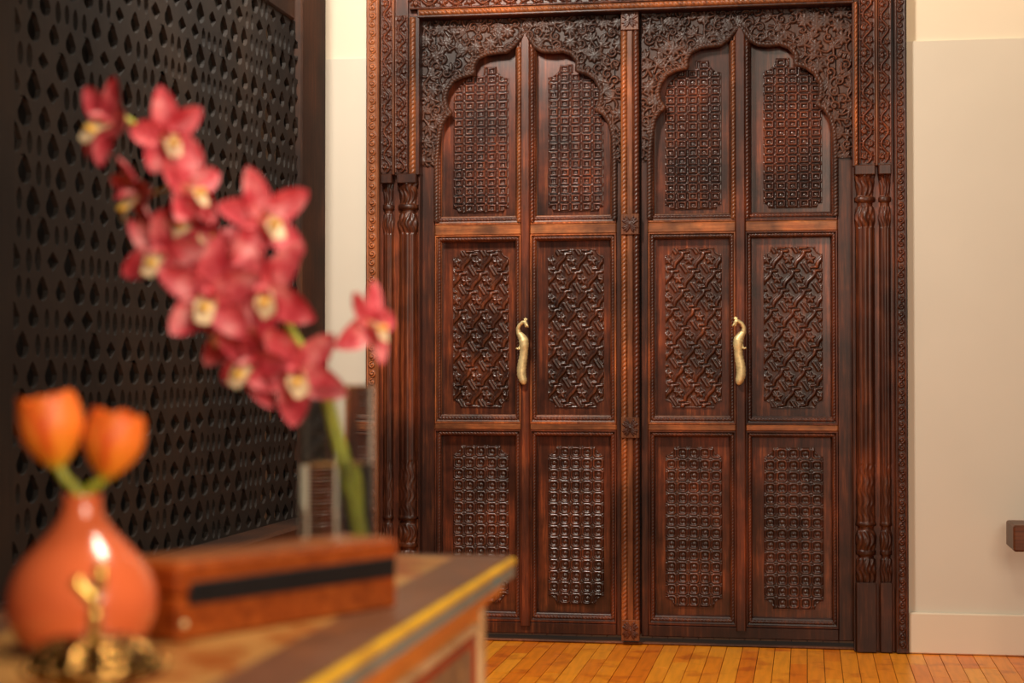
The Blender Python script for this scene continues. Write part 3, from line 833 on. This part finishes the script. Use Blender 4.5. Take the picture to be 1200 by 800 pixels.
lat.build('lattice_panel', 'screen', scr)
MB().box(XS - .07, XS, SY1 + .07, 6.10, .0, 2.75, .006).build('stile', 'screen_frame', scr)
MB().box(XS - .07, XS - .03, SY1 - .01, SY1 + .075, .0, 2.75, .003).build('recess_shade', 'black', scr)  # black strip stands for the shadow in the gap beside the panel
MB().box(XS - .07, XS - .006, 2.7, SY0 + .005, .0, 2.75, .006).build('stile', 'screen', scr)
MB().box(XS - .065, XS - .008, SY0, SY1 + .01, SZ1 - .004, 2.75, .006).build('top_rail', 'screen_frame', scr)
MB().box(XS - .065, XS - .010, SY0, SY1 + .01, .0, SZ0 - .06, .004).build('plinth_board', 'screen', scr)
MB().box(XS - .065, XS + .09, SY0 - .1, SY1 + .05, SZ0 - .06, SZ0 + .002, .01).build('ledge', 'screen_frame', scr)

# ------------------------------------------------------------------ bench at the right edge
xb0 = WX(1186.5, 6.08); zb_top = WZ(1187, 615, 6.08); zb_bot = WZ(1187, 646, 6.08)
bn = empty('wooden_bench', (xb0 + .6, 6.18, 0)); tag(bn, 'dark wooden bench with a thick slab seat against the right wall', 'bench')
MB().box(xb0, xb0 + 1.3, 6.08, 6.30, zb_bot, zb_top, .006).build('seat', 'bench', bn)
for xx in (.22, 1.02): MB().box(xb0 + xx, xb0 + xx + .07, 6.10, 6.28, .002, zb_bot + .002, .005).build('leg', 'bench', bn)

# ------------------------------------------------------------------ painted cabinet in the foreground
HH = .24; ZT = CAMH - HH
def PT(px, py): return P(px, py, FPX * HH / (py - 437))        # point on the cabinet top
cr_ = PT(605, 650); xr, yb_ = cr_.x, cr_.y
xl, yf_ = xr - .43, yb_ - 1.32
ch = empty('painted_cabinet', ((xl + xr) / 2, (yb_ + yf_) / 2, 0))
tag(ch, 'low painted wooden cabinet with yellow rimmed top in the foreground', 'cabinet')
MB().box(xl, xr, yf_, yb_, ZT - .013, ZT - .002, .003).build('top_rim', 'c_yellow', ch)
MB().box(xl + .0012, xr - .0012, yf_ + .0012, yb_ - .004, ZT - .028, ZT - .012, .002).build('blue_moulding', 'c_blue', ch)
MB().box(xl + .014, xr - .014, yf_ + .014, yb_ - .014, ZT - .050, ZT - .025, .006).build('cornice', 'c_orange', ch)
BW = .075
tp = MB().box(xl + BW, xr - BW, yf_ + BW, yb_ - BW * .5, ZT - .006, ZT + .0, 0).build('top_panel', 'c_top', ch)
for (a, b, c, d) in ((xr - BW, xr - .006, yf_ + .006, yb_ - .006), (xl + .006, xl + BW, yf_ + .006, yb_ - .006), (xl + BW, xr - BW, yb_ - BW * .5, yb_ - .006), (xl + BW, xr - BW, yf_ + .006, yf_ + BW)):
    MB().box(a, b, c, d, ZT - .006, ZT + .0004, 0).build('top_border', 'c_border', ch)
bx0, bx1, by0, by1 = xl + .034, xr - .034, yf_ + .034, yb_ - .034
MB().box(bx0, bx1 - .012, by0, by1 - .004, .06, ZT - .04, 0).build('body', 'c_orange', ch)
for yy in (by0, (by0 + by1) / 2, by1 - .03):
    MB().box(bx1 - .03, bx1, yy, yy + .03, .0, ZT - .044, .004).build('post', 'c_cream', ch)
for yy in (by0, by1 - .03): MB().box(bx0, bx0 + .03, yy, yy + .03, .0, ZT - .044, .004).build('post', 'c_cream', ch)
for (ya, ybb) in ((by0 + .03, (by0 + by1) / 2), ((by0 + by1) / 2 + .03, by1 - .03)):
    for (za, zb) in ((ZT - .36, ZT - .046), (.07, ZT - .38)):
        d_ = MB().box(bx1 - .02, bx1 - .004, ya, ybb, za, zb, .002).build('panel_door', 'c_orange', ch)
        # cream and red mouldings, grey painted centre
        for (ins, tt, xx, mt_) in ((.030, .010, bx1 + .004, 'c_cream'), (.042, .014, bx1 + .001, 'c_red')):
            mm = MB()
            mm.box(bx1 - .014, xx, ya + ins, ybb - ins, za + ins, za + ins + tt, .002).box(bx1 - .014, xx, ya + ins, ybb - ins, zb - ins - tt, zb - ins, .002)
            mm.box(bx1 - .014, xx, ya + ins, ya + ins + tt, za + ins + tt, zb - ins - tt, .002).box(bx1 - .014, xx, ybb - ins - tt, ybb - ins, za + ins + tt, zb - ins - tt, .002)
            mm.build('moulding', mt_, d_)
        MB().box(bx1 - .014, bx1 - .0025, ya + .05, ybb - .05, za + .05, zb - .05, 0).build('painted_panel', 'c_grey', d_)

# ------------------------------------------------------------------ wooden box
a_ = PT(209, 753); b_ = PT(466, 711); ex = (b_ - a_); LB = ex.length; ex.normalize(); ey = Vector((-ex.y, ex.x, 0)); 
MW = Matrix((( ex.x, ey.x, 0, a_.x), (ex.y, ey.y, 0, a_.y), (0, 0, 1, ZT + .0008), (0, 0, 0, 1)))
bx = empty('wooden_box', tuple(a_ + ex * LB / 2 + ey * .03)); tag(bx, 'long orange brown wooden box with black inlaid band on the cabinet', 'box')
WB, HB = .072, .070
MB().box(0, LB, 0, WB, 0, .040, .003).xform(MW).build('base', 'boxwood', bx)
MB().box(-.001, LB + .001, -.001, WB + .001, .041, HB, .004).xform(MW).build('lid', 'boxwood', bx)
MB().box(.006, LB - .006, .005, WB - .006, HB - .004, HB + .0015, .001).xform(MW).build('lid_panel', 'boxtop', bx)
MB().box(.013, LB - .006, -.0035, .004, .032, .052, .001).xform(MW).build('inlaid_band', 'black', bx)
MB().ball((.006, -.002, .016), .0035, 8).xform(MW).build('stud', 'brass', bx, True)

# ------------------------------------------------------------------ glass vase with orchid spray
vd = 8.2 * HH; vc = P(395, 437 + FPX * HH / vd, vd); vw = .0845; vh = .226
VM = Matrix.Translation(Vector((vc.x, vc.y, ZT + .0006))) @ Matrix.Rotation(YAW + math.radians(2), 4, 'Z')
gv = empty('glass_vase', (vc.x, vc.y, ZT)); tag(gv, 'clear cylindrical glass vase half filled with water behind the wooden box', 'vase')
wall = .0045; vr = vw / 2
MB().lathe((0, 0, 0), [(.0005, 0), (vr - .003, 0), (vr, .003), (vr, .0035), (vr, .006), (vr, vh - .003), (vr, vh - .0012), (vr, vh - .001), (vr - .001, vh), (vr - wall + .001, vh), (vr - wall, vh - .001), (vr - wall, vh - .0012), (vr - wall, vh - .003), (vr - wall, .019), (vr - wall, .0165), (vr - wall, .016), (vr - wall - .004, .012), (.0005, .012)], 64).xform(VM).build('glass_body', 'glass', gv, True)
wl = .138
MB().lathe((0, 0, 0), [(.0005, .0118), (vr - wall - .004, .0118), (vr - wall + .0003, .0158), (vr - wall + .0003, .0164), (vr - wall + .0003, .019), (vr - wall + .0003, wl - .003), (vr - wall + .0003, wl - .0004), (vr - wall + .0003, wl), (vr - wall - .0005, wl - .0004), (vr - wall - .002, wl - .001), (vr - wall - .006, wl - .001), (.0005, wl - .001)], 64).xform(VM).build('water', 'water', gv, True)

def strip_petal(L, W, curl, cup, n=7, m=8, tip=.6, base=.25):
    G = []
    for i in range(m + 1):
        v = i / m
        w = W * (base * (1 - v) + math.sin(math.pi * min(1, v * .92 + .06)) ** tip * (1 - .25 * v)); w = max(w, W * .03)
        if i == m: w = W * .05
        row = []
        for k in range(n + 1):
            u = 2 * k / n - 1
            row.append((u * w * .5, L * v * math.cos(curl * v * .6), L * (curl * v * v * .5) + cup * (u * u) * w))
        G.append(row)
    return np.array(G)
def flower(root, c, face, up, s, seed):
    rg = random.Random(seed)
    z = face.normalized(); y = (up - z * up.dot(z)).normalized(); x = y.cross(z)
    B = Matrix(((x.x, y.x, z.x, c.x), (x.y, y.y, z.y, c.y), (x.z, y.z, z.z, c.z), (0, 0, 0, 1)))
    fo = MB().tube([Vector((0, 0, -.012 * s)), Vector((0, .004 * s, .006 * s)), Vector((0, .008 * s, .022 * s)), Vector((0, .004 * s, .034 * s))], [.004 * s, .005 * s, .005 * s, .0035 * s], 8).xform(B).build('flower', 'petal', root, True)
    for k, (ang, L, W, cu) in enumerate(((90, .062, .036, .45), (22, .062, .034, .25), (158, .062, .034, .25), (-50, .060, .038, .15), (-130, .060, .038, .15))):
        a = math.radians(ang + rg.uniform(-9, 9) - 90)
        G = strip_petal(L * s * rg.uniform(.9, 1.1), W * s, cu + rg.uniform(-.7, .6), .22)
        Mr = B @ Matrix.Rotation(a, 4, 'Z') @ Matrix.Translation((0, .003 * s, 0)) 
        p = MB().grid(G); p.xform(Mr); p.build('petal', 'petal', fo, True)
    # lip: cream tube with yellow throat and turned down apron
    G = []
    for i in range(9):
        v = i / 8; row = []
        for k in range(9):
            u = 2 * k / 8 - 1
            w = (.0065 + .0045 * math.sin(math.pi * v) + .003 * v) * s
            row.append((math.sin(u * 1.9) * w, (-.006 - .010 * v - .014 * max(0, v - .55) * 2 + .011 * (1 - math.cos(u * 1.9)) * .8 * (1 - v * .7)) * s, (.004 + .034 * v - .02 * max(0, v - .6)) * s))
        G.append(row)
    MB().grid(np.array(G)).xform(B).build('lip', 'lip', fo, True)
    MB().ball((0, -.010 * s, .026 * s), .0062 * s, 10, (1, .7, 1.5)).xform(B).build('lip_throat', 'lip_yellow', fo, True)
    return fo

orc = empty('orchid_spray', (vc.x, vc.y, ZT + .02)); tag(orc, 'tall arching spray of pink red orchids in the clear glass vase', 'flower')
def bez(pts, n=60):
    pts = [Vector(p) for p in pts]; out = []
    for i in range(len(pts) - 1):
        p0 = pts[max(i - 1, 0)]; p1 = pts[i]; p2 = pts[i + 1]; p3 = pts[min(i + 2, len(pts) - 1)]
        for k in range(n // (len(pts) - 1)):
            t = k / (n // (len(pts) - 1)); out.append(.5 * ((2 * p1) + (p2 - p0) * t + (2 * p0 - 5 * p1 + 4 * p2 - p3) * t * t + (3 * p1 - p0 - 3 * p2 + p3) * t ** 3))
    out.append(pts[-1]); return out
sd = vd
foot = Vector((VM @ Vector((.028, 0, .016))))
stem_px = [(405, 560, sd), (390, 500, sd), (374, 440, sd), (345, 395, sd), (318, 350, sd), (270, 310, sd + .01), (232, 262, sd + .01), (200, 205, sd), (165, 152, sd), (128, 128, sd - .01)]
sp_ = bez([foot] + [P(*q) for q in stem_px], 80)
nr_ = len(sp_)
MB().tube(sp_, [.0072 - .0042 * i / nr_ for i in range(nr_)], 10).build('stem', 'green', orc, True)
MB().tube(bez([VM @ Vector((.018, .006, .016)), P(412, 560, sd + .01), P(396, 500, sd + .01), P(383, 455, sd + .01)], 20), .004, 8).build('stem', 'green', orc, True)
fl_spec = [  # px, py, depth offset, face (right, up, towards camera), roll deg, size
    (128, 146, -.02, (-.55, .1, .75), 28, .92), (192, 158, -.01, (.5, -.1, .8), -14, .86), (166, 228, .0, (-.8, -.25, .35), 35, .9),
    (214, 222, -.02, (.75, .2, .45), 8, .92), (192, 296, -.03, (-.35, -.15, .85), 20, .86), (246, 347, -.045, (-.05, -.12, 1), 4, .98),
    (306, 258, -.02, (.55, .12, .7), -14, .95), (314, 343, -.03, (-.25, -.1, .9), -32, .98), (296, 424, -.03, (-.45, -.25, .8), 30, .86),
    (348, 436, -.03, (-.1, -.1, 1), -30, .95), (430, 380, -.01, (.8, .15, .5), 30, .85), (258, 300, .01, (.1, .6, .5), 70, .9), (226, 262, .0, (-.2, .1, .9), 50, .85), (272, 385, .01, (.1, -.4, .8), 80, .8)]
for i, (px, py, dd, f, roll, s) in enumerate(fl_spec):
    c = P(px, py, sd + dd); fv = R_C * f[0] + U_C * f[1] - F_C * f[2]
    up = U_C * math.cos(math.radians(roll)) + R_C * math.sin(math.radians(roll))
    flower(orc, c, fv, up, s * 1.0, 50 + i)
    q = min(sp_, key=lambda t: (t - (c - fv.normalized() * .01)).length)
    k = c - fv.normalized() * .012
    MB().tube([q, (q + k) / 2 + Vector((0, 0, -.004)), k], [.0022, .002, .0026], 6).build('pedicel', 'green', orc, True)

# ------------------------------------------------------------------ orange bud vase with two tulips
od = FPX * HH / (762 - 437); oc = P(97, 762, od); oc.z = ZT + .0006
ov_prof_px = [(0, 762), (48, 762), (63, 758), (77, 744), (86, 724), (89, 704), (86, 686), (79, 669), (68, 653), (54, 639), (40, 625), (30, 612), (24, 600), (22, 589), (23, 580), (20, 578), (18, 583), (18, 600), (30, 622), (62, 646), (76, 680), (76, 716), (62, 748), (0, 752)]
sc_ = od / FPX
ov = MB().lathe((oc.x, oc.y, oc.z), [(max(r, .01) * sc_, (762 - y) * sc_) for r, y in ov_prof_px], 48).build('bud_vase', 'ceramic', None, True)
sub = ov.modifiers.new('smooth', 'SUBSURF'); sub.levels = 2; sub.render_levels = 2
tag(ov, 'round orange glazed bud vase with narrow neck left of the wooden box', 'vase')
def tulip(px, py, tilt, s, label, base_px):
    c0 = P(px, py, od); neck = Vector((oc.x, oc.y, oc.z + (762 - 590) * sc_))
    root = empty('tulip', (oc.x, oc.y, oc.z + .08)); tag(root, label, 'flower', 'orange tulips in the bud vase')
    ax = (U_C * math.cos(math.radians(tilt)) + R_C * math.sin(math.radians(tilt))).normalized()
    z = ax; y = (F_C - z * F_C.dot(z)).normalized(); x = y.cross(z)
    B = Matrix(((x.x, y.x, z.x, c0.x), (x.y, y.y, z.y, c0.y), (x.z, y.z, z.z, c0.z), (0, 0, 0, 1)))
    Hh = 90 * sc_ * s; R = 38 * sc_ * s
    for k in range(6):
        a0 = math.radians(60 * k + 30 * (k % 2) * 0 + 90); inner = k % 2
        V, F, UV = [], [], []; m, n = 10, 8
        for i in range(m + 1):
            v = i / m
            for j in range(n + 1):
                u = 2 * j / n - 1
                span = math.radians(62) * (math.sin(math.pi * (v * .78 + .13)) ** .6) 
                rr = R * (.10 + .92 * math.sin(min(1, v * 1.6 + .04) * math.pi * .5) ** .85 - .30 * max(0, v - .6) ** 1.2) * (.93 if inner else 1.0)
                hz = Hh * (v * (1 - .10 * u * u * v)) * (1.0 if not inner else .97)
                V.append((rr * math.cos(a0 + u * span), rr * math.sin(a0 + u * span), hz)); UV.append((j / n, v))
        for i in range(m):
            for j in range(n): F.append((i * (n + 1) + j, i * (n + 1) + j + 1, (i + 1) * (n + 1) + j + 1, (i + 1) * (n + 1) + j))
        o = MB().add(V, F).xform(B).build('petal', 'tulip', root, True)
        uv = o.data.uv_layers.new(name='UVMap')
        for lp in o.data.loops: uv.data[lp.index].uv = UV[lp.vertex_index]
    sd_ = R_C * ((px - 97) / abs(px - 97) * 6 * sc_)
    n1, n2 = neck - Vector((0, 0, .05)) - sd_, neck + Vector((0, 0, 10 * sc_)) + sd_ * .9
    st = bez([n1, n2, n2.lerp(c0, .55), c0 + ax * .004], 18)
    MB().tube(st, 5.6 * sc_, 10).build('stem', 'green', root, True)
tulip(67, 548, -8, .98, 'left orange tulip, the taller of the two in the bud vase', 0)
tulip(124, 560, 12, .90, 'right orange tulip, the lower of the two in the bud vase', 0)

# ------------------------------------------------------------------ brass incense burner with bird finial (nearest the camera)
bd = 1.30; sb = bd / FPX; bc = P(112, 437 + FPX * HH / bd, bd); bc.z = ZT + .0006
ytop = 437 + FPX * HH / bd
br = empty('brass_burner', tuple(bc)); tag(br, 'openwork brass burner with a bird finial in front of the orange vase', 'incense burner')
MB().lathe(bc, [(.5 * sb, 0), (46 * sb, 0), (50 * sb, 4 * sb), (30 * sb, 10 * sb), (60 * sb, 18 * sb), (82 * sb, 28 * sb), (84 * sb, 34 * sb), (76 * sb, 36 * sb), (.5 * sb, 32 * sb)], 40).build('bowl', 'brass_old', br, True)
# pierced dome
V, F = [], []; n, m = 48, 12; z0 = 34 * sb; hd = 40 * sb
for i in range(m + 1):
    t = i / m * .94; r = 80 * sb * math.cos(t * math.pi / 2) ** .8; z = z0 + hd * math.sin(t * math.pi / 2)
    for k in range(n):
        a = 2 * math.pi * k / n; q = 1 + .03 * math.cos(a * 8)
        V.append((bc.x + r * q * math.cos(a), bc.y + r * q * math.sin(a), bc.z + z))
for i in range(m):
    for k in range(n):
        if 2 <= i <= 8 and i % 3 != 1 and k % 4 in (1, 2): continue
        F.append((i * n + k, i * n + (k + 1) % n, (i + 1) * n + (k + 1) % n, (i + 1) * n + k))
dm = MB().add(V, F).build('pierced_lid', 'brass_old', br, True)
so = dm.modifiers.new('thick', 'SOLIDIFY'); so.thickness = .002
for k in range(14):
    a = 2 * math.pi * k / 14
    MB().ball((bc.x + 80 * sb * math.cos(a), bc.y + 80 * sb * math.sin(a), bc.z + 37 * sb), 6 * sb, 10).build('bead', 'brass_old', br, True)
B0 = lambda px, py, dd=0: P(px, py, bd + dd)
fn = MB().tube([B0(111, 752), B0(111, 738), B0(112, 722), B0(113, 708)], [9 * sb, 6 * sb, 7.5 * sb, 6 * sb], 12).build('finial', 'gold', br, True)
MB().tube([B0(113, 712), B0(110, 702), B0(103, 694), B0(97, 688), B0(92, 682), B0(90, 676)], [5 * sb, 8 * sb, 9 * sb, 7 * sb, 9.5 * sb, 5 * sb], 12).build('bird', 'gold', fn, True)
MB().tube([B0(110, 704), B0(116, 690), B0(118, 674), B0(118, 658)], [6 * sb, 8.5 * sb, 7.5 * sb, 5 * sb], 12, flat=(.6, 1)).build('bird_tail', 'gold', fn, True)
